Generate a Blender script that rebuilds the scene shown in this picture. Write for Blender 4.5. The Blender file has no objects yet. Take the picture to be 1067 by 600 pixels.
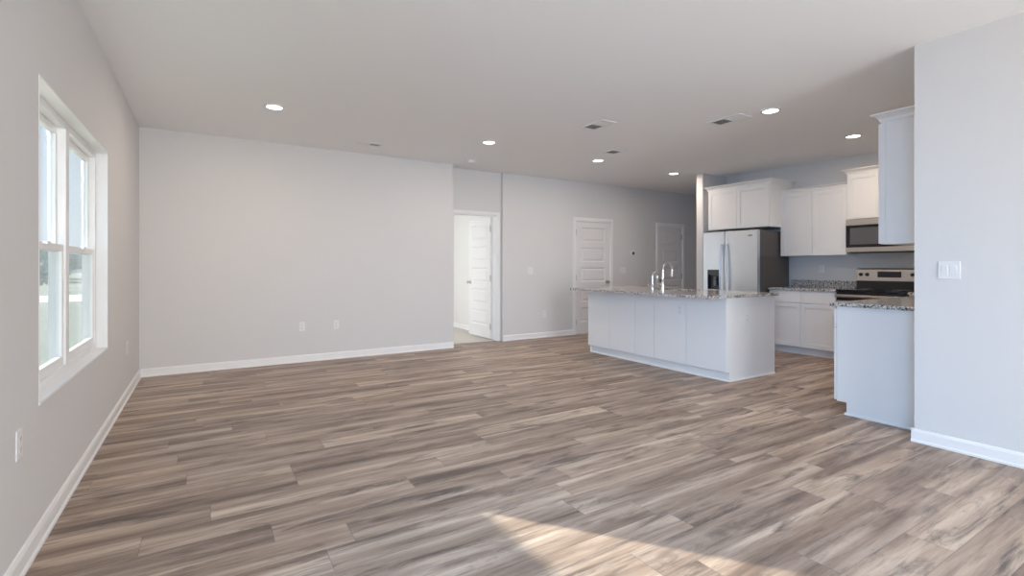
import bpy, bmesh, math, random
from mathutils import Vector, Matrix
random.seed(7)
S = bpy.context.scene
COL = S.collection
R = math.radians

# ------------------------------------------------------------------ camera
CAM_Z = 1.209
YAW = 31.72
cam = bpy.data.cameras.new('camera')
cam.sensor_fit = 'HORIZONTAL'; cam.sensor_width = 36.0
cam.lens = 36.0 * 515.0 / 1067.0
cam.shift_y = -22.0 / 1067.0
cam.clip_start = 0.05; cam.clip_end = 500
cam_o = bpy.data.objects.new('camera', cam); COL.objects.link(cam_o)
cam_o.location = (0, 0, CAM_Z); cam_o.rotation_euler = (R(90), 0, R(-YAW))
S.camera = cam_o

# ------------------------------------------------------------------ view, world, sun, fill lamps, daylight
S.view_settings.view_transform = 'Standard'
try: S.view_settings.look = 'None'
except Exception: pass
S.view_settings.gamma = 1.0
S.view_settings.use_curve_mapping = False
S.view_settings.exposure = 0.0
S.cycles.max_bounces = 12
S.cycles.diffuse_bounces = 8
S.cycles.transparent_max_bounces = 16
S.cycles.use_denoising = True
S.cycles.sample_clamp_indirect = 6.0

SKY_STRENGTH = 1.05
world = bpy.data.worlds.new('sky'); S.world = world
world.use_nodes = True
wn = world.node_tree; wn.nodes.clear()
_o = wn.nodes.new('ShaderNodeOutputWorld'); _b = wn.nodes.new('ShaderNodeBackground')
_tc = wn.nodes.new('ShaderNodeTexCoord'); _sx = wn.nodes.new('ShaderNodeSeparateXYZ')
_r = wn.nodes.new('ShaderNodeValToRGB')
wn.links.new(_tc.outputs['Generated'], _sx.inputs[0]); wn.links.new(_sx.outputs['Z'], _r.inputs[0])
_r.color_ramp.elements[0].position = 0.0; _r.color_ramp.elements[0].color = (0.83, 0.92, 1.0, 1)
_r.color_ramp.elements[1].position = 0.8; _r.color_ramp.elements[1].color = (0.75, 1.2, 2.1, 1)
_e = _r.color_ramp.elements.new(0.32); _e.color = (0.66, 0.84, 1.06, 1)
wn.links.new(_r.outputs[0], _b.inputs[0]); _b.inputs[1].default_value = SKY_STRENGTH
wn.links.new(_b.outputs[0], _o.inputs[0])

def lamp(name, kind, energy, color, loc, direction=None, parent=None, **kw):
    l = bpy.data.lights.new(name, kind); l.energy = energy; l.color = color
    for k, v in kw.items(): setattr(l, k, v)
    o = bpy.data.objects.new(name, l); COL.objects.link(o)
    if parent is not None:
        o.parent = parent; loc = Vector(loc) - parent.location
    o.location = loc
    if direction is not None:
        o.rotation_euler = Vector(direction).to_track_quat('-Z', 'Y').to_euler()
    return o

SUN_EL = R(12.75); SUN_SLOPE = 1.31
_h = Vector((1, -SUN_SLOPE, 0)).normalized() * math.cos(SUN_EL)
lamp('sun', 'SUN', 48.0, (1.0, 0.95, 0.82), (-8, 12, 5), (_h.x, _h.y, -math.sin(SUN_EL)), angle=R(0.6))
# fill lamps outside an added patio door and side window; bedroom window daylight
lamp('fill_rear', 'AREA', 290, (0.935, 0.97, 1.0), (1.85, -4.62, 1.15), (0.02, 1, 0.05), shape='RECTANGLE', size=2.5, size_y=2.1)
lamp('fill_side', 'AREA', 68, (0.22, 0.55, 1.0), (-0.80, -0.4, 1.25), (1, 0.95, -0.58), shape='RECTANGLE', size=2.0, size_y=1.6, spread=R(98))
lamp('daylight_bedroom', 'AREA', 36, (0.88, 0.95, 1.0), (0.9, 8.4, 1.33), (1, 0, 0), shape='RECTANGLE', size=1.2, size_y=1.4)

# ------------------------------------------------------------------ materials
def mat(name, color=(0.8, 0.8, 0.8), rough=0.5, metal=0.0, spec=None, emit=None, es=0.0):
    m = bpy.data.materials.new(name); m.use_nodes = True
    p = m.node_tree.nodes['Principled BSDF']
    p.inputs['Base Color'].default_value = (*color, 1); p.inputs['Roughness'].default_value = rough
    p.inputs['Metallic'].default_value = metal
    if spec is not None: p.inputs['Specular IOR Level'].default_value = spec
    if emit: p.inputs['Emission Color'].default_value = (*emit, 1); p.inputs['Emission Strength'].default_value = es
    return m
def nn(m, t, **kw):
    n = m.node_tree.nodes.new(t)
    for k, v in kw.items(): setattr(n, k, v)
    return n
def P(m): return m.node_tree.nodes['Principled BSDF']
def bump(m, scale, strength, dist=0.002, coord='Object'):
    L = m.node_tree.links.new
    tc = nn(m, 'ShaderNodeTexCoord'); nz = nn(m, 'ShaderNodeTexNoise'); b = nn(m, 'ShaderNodeBump')
    nz.inputs['Scale'].default_value = scale; nz.inputs['Detail'].default_value = 4
    b.inputs['Strength'].default_value = strength; b.inputs['Distance'].default_value = dist
    L(tc.outputs[coord], nz.inputs['Vector']); L(nz.outputs['Fac'], b.inputs['Height']); L(b.outputs['Normal'], P(m).inputs['Normal'])
    return m

WALL = bump(mat('wall_paint', (0.66, 0.653, 0.652), 0.75, spec=0.25), 180, 0.12)
CEIL = bump(mat('ceiling_paint', (0.88, 0.89, 0.90), 0.9, spec=0.1), 120, 0.2)
TRIM = mat('trim_white', (0.80, 0.80, 0.80), 0.4)
DOORM = mat('door_white', (0.74, 0.73, 0.73), 0.42)
CAB = mat('cabinet_white', (0.78, 0.775, 0.77), 0.38)
VINYL = mat('vinyl_white', (0.82, 0.82, 0.82), 0.35)
PLATE = mat('plate_white', (0.75, 0.75, 0.76), 0.35)
DARKSLOT = mat('slot_dark', (0.03, 0.03, 0.03), 0.6)
DUCTSHADE = mat('duct_shade_grey', (0.16, 0.16, 0.16), 0.7)
NICKEL = mat('satin_nickel', (0.45, 0.43, 0.41), 0.35, 1.0)
CHROME = mat('chrome', (0.80, 0.80, 0.82), 0.10, 1.0)
BLACKGLASS = mat('black_glass', (0.012, 0.012, 0.014), 0.12)
BLACK = mat('black_enamel', (0.02, 0.02, 0.02), 0.3)
FRIDGESIDE = mat('fridge_side_grey', (0.085, 0.075, 0.07), 0.45)
SINKM = mat('sink_steel', (0.55, 0.55, 0.56), 0.3, 1.0)
DISPLAY = mat('display_dark', (0.015, 0.018, 0.03), 0.15)
BADGE = mat('badge_grey', (0.30, 0.31, 0.33), 0.4, 0.6)
LENS = mat('lamp_lens', (1, 1, 1), 0.5, emit=(1.0, 0.95, 0.86), es=6.0)
BARK = mat('bark', (0.16, 0.12, 0.09), 0.9)
PAVE = mat('pavement', (0.62, 0.61, 0.58), 0.9)

def steel(name, col=(0.60, 0.59, 0.58), rough=0.26, along='z'):
    m = mat(name, col, rough, 1.0); L = m.node_tree.links.new
    tc = nn(m, 'ShaderNodeTexCoord'); mp = nn(m, 'ShaderNodeMapping'); nz = nn(m, 'ShaderNodeTexNoise'); b = nn(m, 'ShaderNodeBump')
    mp.inputs['Scale'].default_value = (300, 300, 4) if along == 'z' else (300, 4, 300)
    nz.inputs['Scale'].default_value = 1.0
    b.inputs['Strength'].default_value = 0.04; b.inputs['Distance'].default_value = 0.001
    L(tc.outputs['Object'], mp.inputs['Vector']); L(mp.outputs[0], nz.inputs['Vector'])
    L(nz.outputs['Fac'], b.inputs['Height']); L(b.outputs['Normal'], P(m).inputs['Normal'])
    return m
STEEL = steel('brushed_steel', (0.63, 0.665, 0.71), 0.36); STEELH = steel('brushed_steel_horizontal', (0.50, 0.47, 0.44), 0.3, 'y')

def floor_mat():
    m = mat('vinyl_plank_floor', (0.3, 0.25, 0.2), 0.42, spec=0.4); L = m.node_tree.links.new
    def math_(op, a, b=None, c=None):
        n = nn(m, 'ShaderNodeMath', operation=op)
        for i, v in enumerate((a, b, c)):
            if v is None: continue
            if isinstance(v, (int, float)): n.inputs[i].default_value = v
            else: L(v, n.inputs[i])
        return n.outputs[0]
    def ramp(fac, stops):
        r = nn(m, 'ShaderNodeValToRGB'); L(fac, r.inputs[0]); e = r.color_ramp.elements
        while len(e) < len(stops): e.new(0.5)
        for i, (p, c) in enumerate(stops): e[i].position = p; e[i].color = (*c, 1)
        return r.outputs[0]
    def mix(fac, a, b, blend='MIX'):
        n = nn(m, 'ShaderNodeMix', data_type='RGBA', blend_type=blend)
        if isinstance(fac, (int, float)): n.inputs[0].default_value = fac
        else: L(fac, n.inputs[0])
        for s, v in ((6, a), (7, b)):
            if isinstance(v, tuple): n.inputs[s].default_value = (*v, 1)
            else: L(v, n.inputs[s])
        return n.outputs[2]
    W, LEN = 0.178, 1.22
    tc = nn(m, 'ShaderNodeTexCoord'); sp = nn(m, 'ShaderNodeSeparateXYZ'); L(tc.outputs['Object'], sp.inputs[0])
    x, y = sp.outputs['X'], sp.outputs['Y']
    v = math_('DIVIDE', math_('ADD', y, 20.03), W); row = math_('FLOOR', v); fv = math_('FRACT', v)
    wr = nn(m, 'ShaderNodeTexWhiteNoise', noise_dimensions='1D'); L(row, wr.inputs['W'])
    u = math_('ADD', math_('DIVIDE', math_('ADD', x, 20.0), LEN), wr.outputs['Value']); colm = math_('FLOOR', u); fu = math_('FRACT', u)
    cid = nn(m, 'ShaderNodeCombineXYZ'); L(colm, cid.inputs[0]); L(row, cid.inputs[1])
    wn2 = nn(m, 'ShaderNodeTexWhiteNoise', noise_dimensions='2D'); L(cid.outputs[0], wn2.inputs['Vector'])
    rs = nn(m, 'ShaderNodeSeparateColor'); L(wn2.outputs['Color'], rs.inputs[0])
    r1, r2, r3 = rs.outputs[0], rs.outputs[1], rs.outputs[2]
    def coords(sx, sy, k1, k2):
        c = nn(m, 'ShaderNodeCombineXYZ')
        L(math_('ADD', math_('MULTIPLY', x, sx), math_('MULTIPLY', r1, k1)), c.inputs[0])
        L(math_('ADD', math_('MULTIPLY', y, sy), math_('MULTIPLY', r2, k2)), c.inputs[1])
        L(math_('MULTIPLY', r3, 31.0), c.inputs[2]); return c.outputs[0]
    def noise(vec, scale, det=4, rough=0.55, dist=0.0):
        n = nn(m, 'ShaderNodeTexNoise'); L(vec, n.inputs['Vector']); n.inputs['Scale'].default_value = scale
        n.inputs['Detail'].default_value = det; n.inputs['Roughness'].default_value = rough; n.inputs['Distortion'].default_value = dist
        return n.outputs['Fac']
    broad = noise(coords(0.75, 9.0, 50, 60), 1.0, 4, 0.55, 0.35)      # wide light and dark strips within a board
    grain = noise(coords(3.0, 48.0, 80, 40), 1.0, 6, 0.7, 0.6)      # fine grain
    dark = noise(coords(1.5, 11.0, 33, 71), 1.0, 7, 0.68, 0.7)       # dark cores
    fleck = noise(coords(22.0, 120.0, 15, 25), 1.0, 3, 0.6)          # cerused flecks
    base = ramp(broad, [(0.30, (0.150, 0.104, 0.080)), (0.43, (0.285, 0.211, 0.161)), (0.55, (0.405, 0.313, 0.244)), (0.68, (0.545, 0.448, 0.360))])
    tone = ramp(r3, [(0.0, (0.88, 0.86, 0.87)), (0.5, (1.0, 0.99, 0.99)), (1.0, (1.12, 1.10, 1.08))])
    c = mix(1.0, base, tone, 'MULTIPLY')
    g = ramp(grain, [(0.30, (0.55, 0.52, 0.51)), (0.47, (0.98, 0.98, 0.98)), (0.70, (1.22, 1.21, 1.21))])
    c = mix(0.9, c, g, 'MULTIPLY')
    dk = ramp(dark, [(0.52, (0, 0, 0)), (0.66, (1, 1, 1))])
    dkn = nn(m, 'ShaderNodeSeparateColor'); L(dk, dkn.inputs[0])
    c = mix(math_('MULTIPLY', dkn.outputs[0], 0.86), c, (0.085, 0.062, 0.054))
    fl = ramp(fleck, [(0.60, (0, 0, 0)), (0.74, (1, 1, 1))])
    fln = nn(m, 'ShaderNodeSeparateColor'); L(fl, fln.inputs[0])
    c = mix(math_('MULTIPLY', fln.outputs[0], 0.16), c, (0.60, 0.55, 0.52))
    kc = nn(m, 'ShaderNodeTexVoronoi'); kc.inputs['Scale'].default_value = 1.0; L(coords(2.3, 6.0, 13, 29), kc.inputs['Vector'])
    kr = ramp(kc.outputs['Distance'], [(0.05, (1, 1, 1)), (0.17, (0, 0, 0))]); kn = nn(m, 'ShaderNodeSeparateColor'); L(kr, kn.inputs[0])
    c = mix(math_('MULTIPLY', math_('MULTIPLY', kn.outputs[0], grain), 1.1), c, (0.045, 0.032, 0.028))
    ev = math_('MINIMUM', fv, math_('SUBTRACT', 1.0, fv)); eu = math_('MINIMUM', fu, math_('SUBTRACT', 1.0, fu))
    sv = math_('LESS_THAN', ev, 0.008); su = math_('LESS_THAN', eu, 0.0012)
    seam = math_('MAXIMUM', sv, su)
    c = mix(math_('MULTIPLY', seam, 0.5), c, (0.07, 0.055, 0.05))
    L(c, P(m).inputs['Base Color'])
    L(math_('ADD', math_('MULTIPLY', grain, 0.15), 0.36), P(m).inputs['Roughness'])
    b = nn(m, 'ShaderNodeBump'); b.inputs['Strength'].default_value = 0.15; b.inputs['Distance'].default_value = 0.002
    L(math_('SUBTRACT', grain, seam), b.inputs['Height']); L(b.outputs['Normal'], P(m).inputs['Normal'])
    return m
FLOOR = floor_mat()

def granite_mat():
    m = mat('granite', (0.5, 0.5, 0.5), 0.12, spec=0.5); L = m.node_tree.links.new
    tc = nn(m, 'ShaderNodeTexCoord')
    n1 = nn(m, 'ShaderNodeTexNoise'); n1.inputs['Scale'].default_value = 52; n1.inputs['Detail'].default_value = 5; n1.inputs['Roughness'].default_value = 0.7
    n2 = nn(m, 'ShaderNodeTexVoronoi'); n2.inputs['Scale'].default_value = 85
    for n in (n1, n2): L(tc.outputs['Object'], n.inputs['Vector'])
    r = nn(m, 'ShaderNodeValToRGB'); L(n1.outputs['Fac'], r.inputs[0]); e = r.color_ramp.elements
    st = [(0.38, (0.02, 0.02, 0.02)), (0.45, (0.14, 0.13, 0.125)), (0.49, (0.46, 0.43, 0.41)), (0.56, (0.74, 0.72, 0.69)), (0.66, (0.26, 0.21, 0.18))]
    while len(e) < len(st): e.new(0.5)
    for i, (p, c) in enumerate(st): e[i].position = p; e[i].color = (*c, 1)
    hs = nn(m, 'ShaderNodeRGBToBW'); L(n2.outputs['Color'], hs.inputs[0])
    mr = nn(m, 'ShaderNodeMapRange'); L(hs.outputs[0], mr.inputs[0]); mr.inputs[3].default_value = 0.45; mr.inputs[4].default_value = 1.35
    mx = nn(m, 'ShaderNodeMix', data_type='RGBA', blend_type='MULTIPLY'); mx.inputs[0].default_value = 0.8
    L(r.outputs[0], mx.inputs[6]); L(mr.outputs[0], mx.inputs[7]); L(mx.outputs[2], P(m).inputs['Base Color'])
    return m
GRANITE = granite_mat()

def noisy(name, c1, c2, scale, rough=0.95):
    m = mat(name, c1, rough, spec=0.1); L = m.node_tree.links.new
    tc = nn(m, 'ShaderNodeTexCoord'); nz = nn(m, 'ShaderNodeTexNoise'); nz.inputs['Scale'].default_value = scale; nz.inputs['Detail'].default_value = 6
    r = nn(m, 'ShaderNodeValToRGB'); e = r.color_ramp.elements
    e[0].position = 0.35; e[0].color = (*c1, 1); e[1].position = 0.65; e[1].color = (*c2, 1)
    L(tc.outputs['Object'], nz.inputs['Vector']); L(nz.outputs['Fac'], r.inputs[0]); L(r.outputs[0], P(m).inputs['Base Color'])
    return m
CARPET = bump(noisy('carpet_beige', (0.55, 0.52, 0.48), (0.66, 0.63, 0.59), 260), 300, 0.6, 0.01)
LAWN = noisy('lawn', (0.11, 0.14, 0.12), (0.16, 0.18, 0.15), 1.2)
LEAF = noisy('foliage', (0.30, 0.35, 0.30), (0.44, 0.48, 0.40), 2.5)

def mix_transparent(name, other, fac, tint=(1, 1, 1)):
    m = bpy.data.materials.new(name); m.use_nodes = True; t = m.node_tree; t.nodes.clear(); L = t.links.new
    o = t.nodes.new('ShaderNodeOutputMaterial'); mx = t.nodes.new('ShaderNodeMixShader'); tr = t.nodes.new('ShaderNodeBsdfTransparent')
    tr.inputs[0].default_value = (*tint, 1)
    if other == 'glossy':
        s = t.nodes.new('ShaderNodeBsdfGlossy'); s.inputs['Roughness'].default_value = 0.02
        f = t.nodes.new('ShaderNodeLayerWeight'); p = t.nodes.new('ShaderNodeMath'); p.operation = 'POWER'; p.inputs[1].default_value = 5.0
        k = t.nodes.new('ShaderNodeMath'); k.operation = 'MULTIPLY_ADD'; k.inputs[1].default_value = 0.6; k.inputs[2].default_value = 0.02
        L(f.outputs['Facing'], p.inputs[0]); L(p.outputs[0], k.inputs[0]); L(k.outputs[0], mx.inputs[0])
    else:
        s = t.nodes.new('ShaderNodeBsdfTranslucent'); s.inputs[0].default_value = (*other, 1); mx.inputs[0].default_value = fac
    L(tr.outputs[0], mx.inputs[1]); L(s.outputs[0], mx.inputs[2]); L(mx.outputs[0], o.inputs[0])
    return m
GLASS = mix_transparent('window_glass', 'glossy', 0, (0.95, 0.97, 0.97))
SCREEN = mix_transparent('insect_screen', (0.05, 0.065, 0.075), 0.33)

# ------------------------------------------------------------------ builders
def bm_new(): return bmesh.new()
def box(bm, x0, x1, y0, y1, z0, z1):
    x0, x1 = sorted((x0, x1)); y0, y1 = sorted((y0, y1)); z0, z1 = sorted((z0, z1))
    v = [bm.verts.new(p) for p in ((x0,y0,z0),(x1,y0,z0),(x1,y1,z0),(x0,y1,z0),(x0,y0,z1),(x1,y0,z1),(x1,y1,z1),(x0,y1,z1))]
    for f in ((0,3,2,1),(4,5,6,7),(0,1,5,4),(1,2,6,5),(2,3,7,6),(3,0,4,7)): bm.faces.new([v[i] for i in f])
def facing(dirn, plane):
    """map (a, b, d): a along the wall, b up, d outwards from the plane"""
    s = 1 if dirn[0] == '+' else -1
    if dirn[1] == 'x': return lambda a, b, d: (plane + s * d, a, b)
    if dirn[1] == 'y': return lambda a, b, d: (a, plane + s * d, b)
    return lambda a, b, d: (a, b, plane + s * d)
def fbox(bm, f, a0, a1, b0, b1, d0, d1):
    p, q = f(a0, b0, d0), f(a1, b1, d1)
    box(bm, p[0], q[0], p[1], q[1], p[2], q[2])
def cyl(bm, p0, p1, r0, r1=None, n=20):
    p0, p1 = Vector(p0), Vector(p1); r1 = r0 if r1 is None else r1
    q = (p1 - p0).to_track_quat('Z', 'Y'); rings = []
    for p, r in ((p0, r0), (p1, r1)):
        rings.append([bm.verts.new(p + q @ Vector((r*math.cos(2*math.pi*i/n), r*math.sin(2*math.pi*i/n), 0))) for i in range(n)])
    for i in range(n): bm.faces.new((rings[0][i], rings[0][(i+1)%n], rings[1][(i+1)%n], rings[1][i]))
    bm.faces.new(rings[0][::-1]); bm.faces.new(rings[1])
def lathe(bm, c, axis, prof, n=24):
    """prof: (radius, distance along the axis)"""
    c = Vector(c); q = Vector(axis).to_track_quat('Z', 'Y'); rings = []
    for r, h in prof:
        rings.append([bm.verts.new(c + q @ Vector((r*math.cos(2*math.pi*i/n), r*math.sin(2*math.pi*i/n), h))) for i in range(n)])
    for a, b in zip(rings, rings[1:]):
        for i in range(n): bm.faces.new((a[i], a[(i+1)%n], b[(i+1)%n], b[i]))
    bm.faces.new(rings[0][::-1]); bm.faces.new(rings[-1])
def tube(bm, pts, radii, n=14):
    pts = [Vector(p) for p in pts]; rings = []
    for i, p in enumerate(pts):
        t = (pts[min(i+1, len(pts)-1)] - pts[max(i-1, 0)]).normalized()
        s = t.cross(Vector((0, 1, 0))); s = s.normalized() if s.length > 0.01 else Vector((1, 0, 0)); w = t.cross(s).normalized()
        r = radii if isinstance(radii, (int, float)) else radii[i]
        rings.append([bm.verts.new(p + s*r*math.cos(2*math.pi*k/n) + w*r*math.sin(2*math.pi*k/n)) for k in range(n)])
    for a, b in zip(rings, rings[1:]):
        for i in range(n): bm.faces.new((a[i], a[(i+1)%n], b[(i+1)%n], b[i]))
    bm.faces.new(rings[0][::-1]); bm.faces.new(rings[-1])
def prism(bm, prof, p0, p1, out):
    """extrude profile [(out, z)...] from p0 to p1 (2D points) with the outward 2D normal"""
    rows = []
    for p in (p0, p1): rows.append([bm.verts.new((p[0] + out[0]*o, p[1] + out[1]*o, z)) for o, z in prof])
    n = len(prof)
    for i in range(n): bm.faces.new((rows[0][i], rows[0][(i+1)%n], rows[1][(i+1)%n], rows[1][i]))
    bm.faces.new(rows[0][::-1]); bm.faces.new(rows[1])
def build(name, bm, m, parent=None, bevel=0.0, smooth=False, label=None, kind=None):
    bmesh.ops.recalc_face_normals(bm, faces=bm.faces[:])
    me = bpy.data.meshes.new(name)
    if parent is not None:
        root = parent; off = Vector((0, 0, 0))
        while root is not None: off += root.location; root = root.parent
        bmesh.ops.translate(bm, verts=bm.verts[:], vec=-off)
    bm.to_mesh(me); bm.free(); me.materials.append(m)
    o = bpy.data.objects.new(name, me); COL.objects.link(o)
    if parent is not None: o.parent = parent
    if smooth:
        for p in me.polygons: p.use_smooth = True
        e = o.modifiers.new('edges', 'EDGE_SPLIT'); e.split_angle = R(40)
    if bevel:
        b = o.modifiers.new('bevel', 'BEVEL'); b.width = bevel; b.segments = 2; b.limit_method = 'ANGLE'; b.angle_limit = R(50)
    if label: o['label'] = label
    if kind: o['kind'] = kind
    return o
def tag(o, label, cat, group=None, kind=None):
    o['label'] = label; o['category'] = cat
    if group: o['group'] = group
    if kind: o['kind'] = kind
    return o
def thing(name, label, cat, loc, group=None, kind=None):
    o = bpy.data.objects.new(name, None); COL.objects.link(o); o.location = loc; o.empty_display_size = 0.1
    return tag(o, label, cat, group, kind)
def struct(name, bm, m, label, cat, bevel=0.0):
    return tag(build(name, bm, m, None, bevel), label, cat, kind='structure')
def dup(root, loc, label=None):
    r = root.copy(); COL.objects.link(r); r.location = loc
    if label: r['label'] = label
    for ch in list(root.children):
        c = ch.copy(); COL.objects.link(c); c.parent = r
        for g in list(ch.children):
            d = g.copy(); COL.objects.link(d); d.parent = c
    return r

# ------------------------------------------------------------------ key planes (metres)
H = 2.743
XL = -0.627            # left wall
YB, YD, YF, YE = 6.75, 7.00, 6.93, 7.12   # back wall, door recess, hall wall, their rear face
XR = 4.18              # right wall
YK = 1.45              # face of the wall behind the short cabinet run
XK = 7.56              # kitchen wall
YREAR = -4.5
XE = 9.3               # end of the hall
BX0, BX1, BY1 = 1.0, 4.25, 9.1            # bedroom

def wall_x(bm, x0, x1, y0, y1, holes=()):
    """wall slab lying along Y; holes: (ya, yb, za, zb)"""
    cur = y0
    for ya, yb, za, zb in sorted(holes):
        box(bm, x0, x1, cur, ya, 0, H)
        if za > 0: box(bm, x0, x1, ya, yb, 0, za)
        if zb < H: box(bm, x0, x1, ya, yb, zb, H)
        cur = yb
    box(bm, x0, x1, cur, y1, 0, H)
def wall_y(bm, y0, y1, x0, x1, holes=()):
    cur = x0
    for xa, xb, za, zb in sorted(holes):
        box(bm, cur, xa, y0, y1, 0, H)
        if za > 0: box(bm, xa, xb, y0, y1, 0, za)
        if zb < H: box(bm, xa, xb, y0, y1, zb, H)
        cur = xb
    box(bm, cur, x1, y0, y1, 0, H)

# ------------------------------------------------------------------ floors, ceiling, walls
b = bm_new(); box(b, XL-0.14, XE+0.1, YREAR-0.14, YD+0.03, -0.12, 0)
struct('floor', b, FLOOR, 'brown grey wood plank floor running through the whole room', 'floor')
b = bm_new(); box(b, BX0-0.14, BX1+0.14, YD+0.03, BY1+0.14, -0.12, 0.006)
struct('floor_bedroom', b, CARPET, 'beige carpet seen through the open bedroom doorway', 'floor')
b = bm_new(); box(b, XL-0.14, XE+0.1, YREAR-0.14, BY1+0.14, H, H+0.12)
struct('ceiling', b, CEIL, 'flat white ceiling with round recessed lights', 'ceiling')
WY0, WY1, WZ0, WZ1 = 2.94, 4.716, 0.60, 2.055
b = bm_new(); wall_x(b, XL-0.14, XL, YREAR-0.14, YE, [(WY0, WY1, WZ0, WZ1), (-1.4, 0.6, 0.45, 2.055)])
struct('wall_left', b, WALL, 'long pale grey wall holding the window', 'wall')
b = bm_new(); wall_y(b, YB, YE, XL, 3.14)
struct('wall_back', b, WALL, 'wide bare pale grey wall left of the open bedroom door', 'wall')
DOX0, DOX1, DOZ = 3.21, 4.035, 2.045
b = bm_new(); wall_y(b, YD, YE, 3.14, 4.11, [(DOX0, DOX1, 0, DOZ)])
struct('wall_recess', b, WALL, 'narrow set-back wall around the open bedroom doorway', 'wall')
D1X0, D1X1, D2X0, D2X1, CDZ = 5.62, 6.45, 7.745, 8.475, 2.04
b = bm_new(); wall_y(b, YF, YE, 4.11, XE, [(D1X0, D1X1, 0, CDZ), (D2X0, D2X1, 0, CDZ)])
struct('wall_hall', b, WALL, 'far wall with the two closed panel doors', 'wall')
b = bm_new(); wall_x(b, XE, XE+0.1, 5.24, YE)
struct('wall_end', b, WALL, 'end wall of the hall beyond the fridge', 'wall')
b = bm_new(); wall_x(b, XK, XK+0.12, YK-0.12, 5.37); 
struct('wall_kitchen', b, WALL, 'kitchen wall behind the fridge, range and cabinets', 'wall')
b = bm_new(); box(b, 6.92, XK, 5.245, 5.37, 0, H); box(b, XK+0.12, XE, 5.245, 5.37, 0, H)
struct('wall_stub', b, WALL, 'short wall end standing beside the fridge', 'wall')
b = bm_new(); wall_y(b, YK-0.12, YK, XR, XK)
struct('wall_short', b, WALL, 'wall behind the nearest kitchen cabinets', 'wall')
b = bm_new(); wall_x(b, XR, XR+0.12, YREAR-0.14, YK-0.12)
struct('wall_right', b, WALL, 'near grey wall carrying the double switch', 'wall')
b = bm_new(); wall_y(b, YREAR-0.14, YREAR, XL, XR, [(0.6, 3.1, 0.0, 2.2)])
struct('wall_rear', b, WALL, 'rear wall with the added wide patio door opening', 'wall')
b = bm_new(); wall_x(b, BX1, BX1+0.12, YE, BY1+0.14); wall_y(b, BY1, BY1+0.14, BX0, BX1); wall_x(b, BX0-0.14, BX0, YE, BY1+0.14, [(7.8, 9.0, 0.6, 2.05)])
struct('wall_bedroom', b, mat('bedroom_paint', (0.72, 0.71, 0.70), 0.75, spec=0.2), 'pale wall inside the bedroom behind its open door', 'wall')

# baseboards
BP = [(0, 0), (0.022, 0), (0.022, 0.012), (0.014, 0.020), (0.014, 0.072), (0.008, 0.086), (0, 0.090)]
def base(name, runs, label):
    b = bm_new()
    for p0, p1, out in runs: prism(b, BP, p0, p1, out)
    return struct(name, b, TRIM, label, 'baseboard')
base('baseboard_left', [((XL, YREAR), (XL, YB), (1, 0))], 'white baseboard under the window wall')
base('baseboard_back', [((XL+0.014, YB), (3.14, YB), (0, -1))], 'white baseboard along the wide bare back wall')
base('baseboard_hall', [((4.11, YF), (5.56, YF), (0, -1)), ((6.51, YF), (7.685, YF), (0, -1)), ((8.535, YF), (XE, YF), (0, -1))], 'white baseboard along the wall with two closed doors')
base('baseboard_right', [((XR, YREAR), (XR, YK+0.014), (-1, 0))], 'white baseboard along the near wall below the double switch')
base('baseboard_bedroom', [((BX1, YE), (BX1, BY1), (-1, 0)), ((BX0, BY1), (BX1, BY1), (0, -1))], 'white baseboard inside the bedroom')

# door casings
def casing(name, x0, x1, z, y, label, w=0.06, sides=(1, 1), depth=0.016):
    b = bm_new()
    for (xa, xb) in ([(x0-w, x0)] if sides[0] else []) + ([(x1, x1+w)] if sides[1] else []):
        box(b, xa, xb, y-depth, y, 0, z+w); box(b, xa+0.008, xb-0.008, y-depth-0.005, y-depth, 0, z+w-0.008)
    box(b, x0, x1, y-depth, y, z, z+w); box(b, x0-0.01, x1+0.01, y-depth-0.005, y-depth, z+0.008, z+w-0.008)
    for (xa, xb) in ((x0, x0+0.012), (x1-0.012, x1)): box(b, xa, xb, y-0.004, YE, 0, z)     # jambs
    box(b, x0, x1, y-0.004, YE, z-0.012, z)
    return struct(name, b, TRIM, label, 'door casing')
casing('trim_1', DOX0, DOX1, DOZ, YD, 'white casing framing the open bedroom doorway', 0.052)
casing('trim_2', D1X0, D1X1, CDZ, YF, 'white casing around the closed door behind the left end of the island')
casing('trim_3', D2X0, D2X1, CDZ, YF, 'white casing around the closed door behind the faucet')

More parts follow.
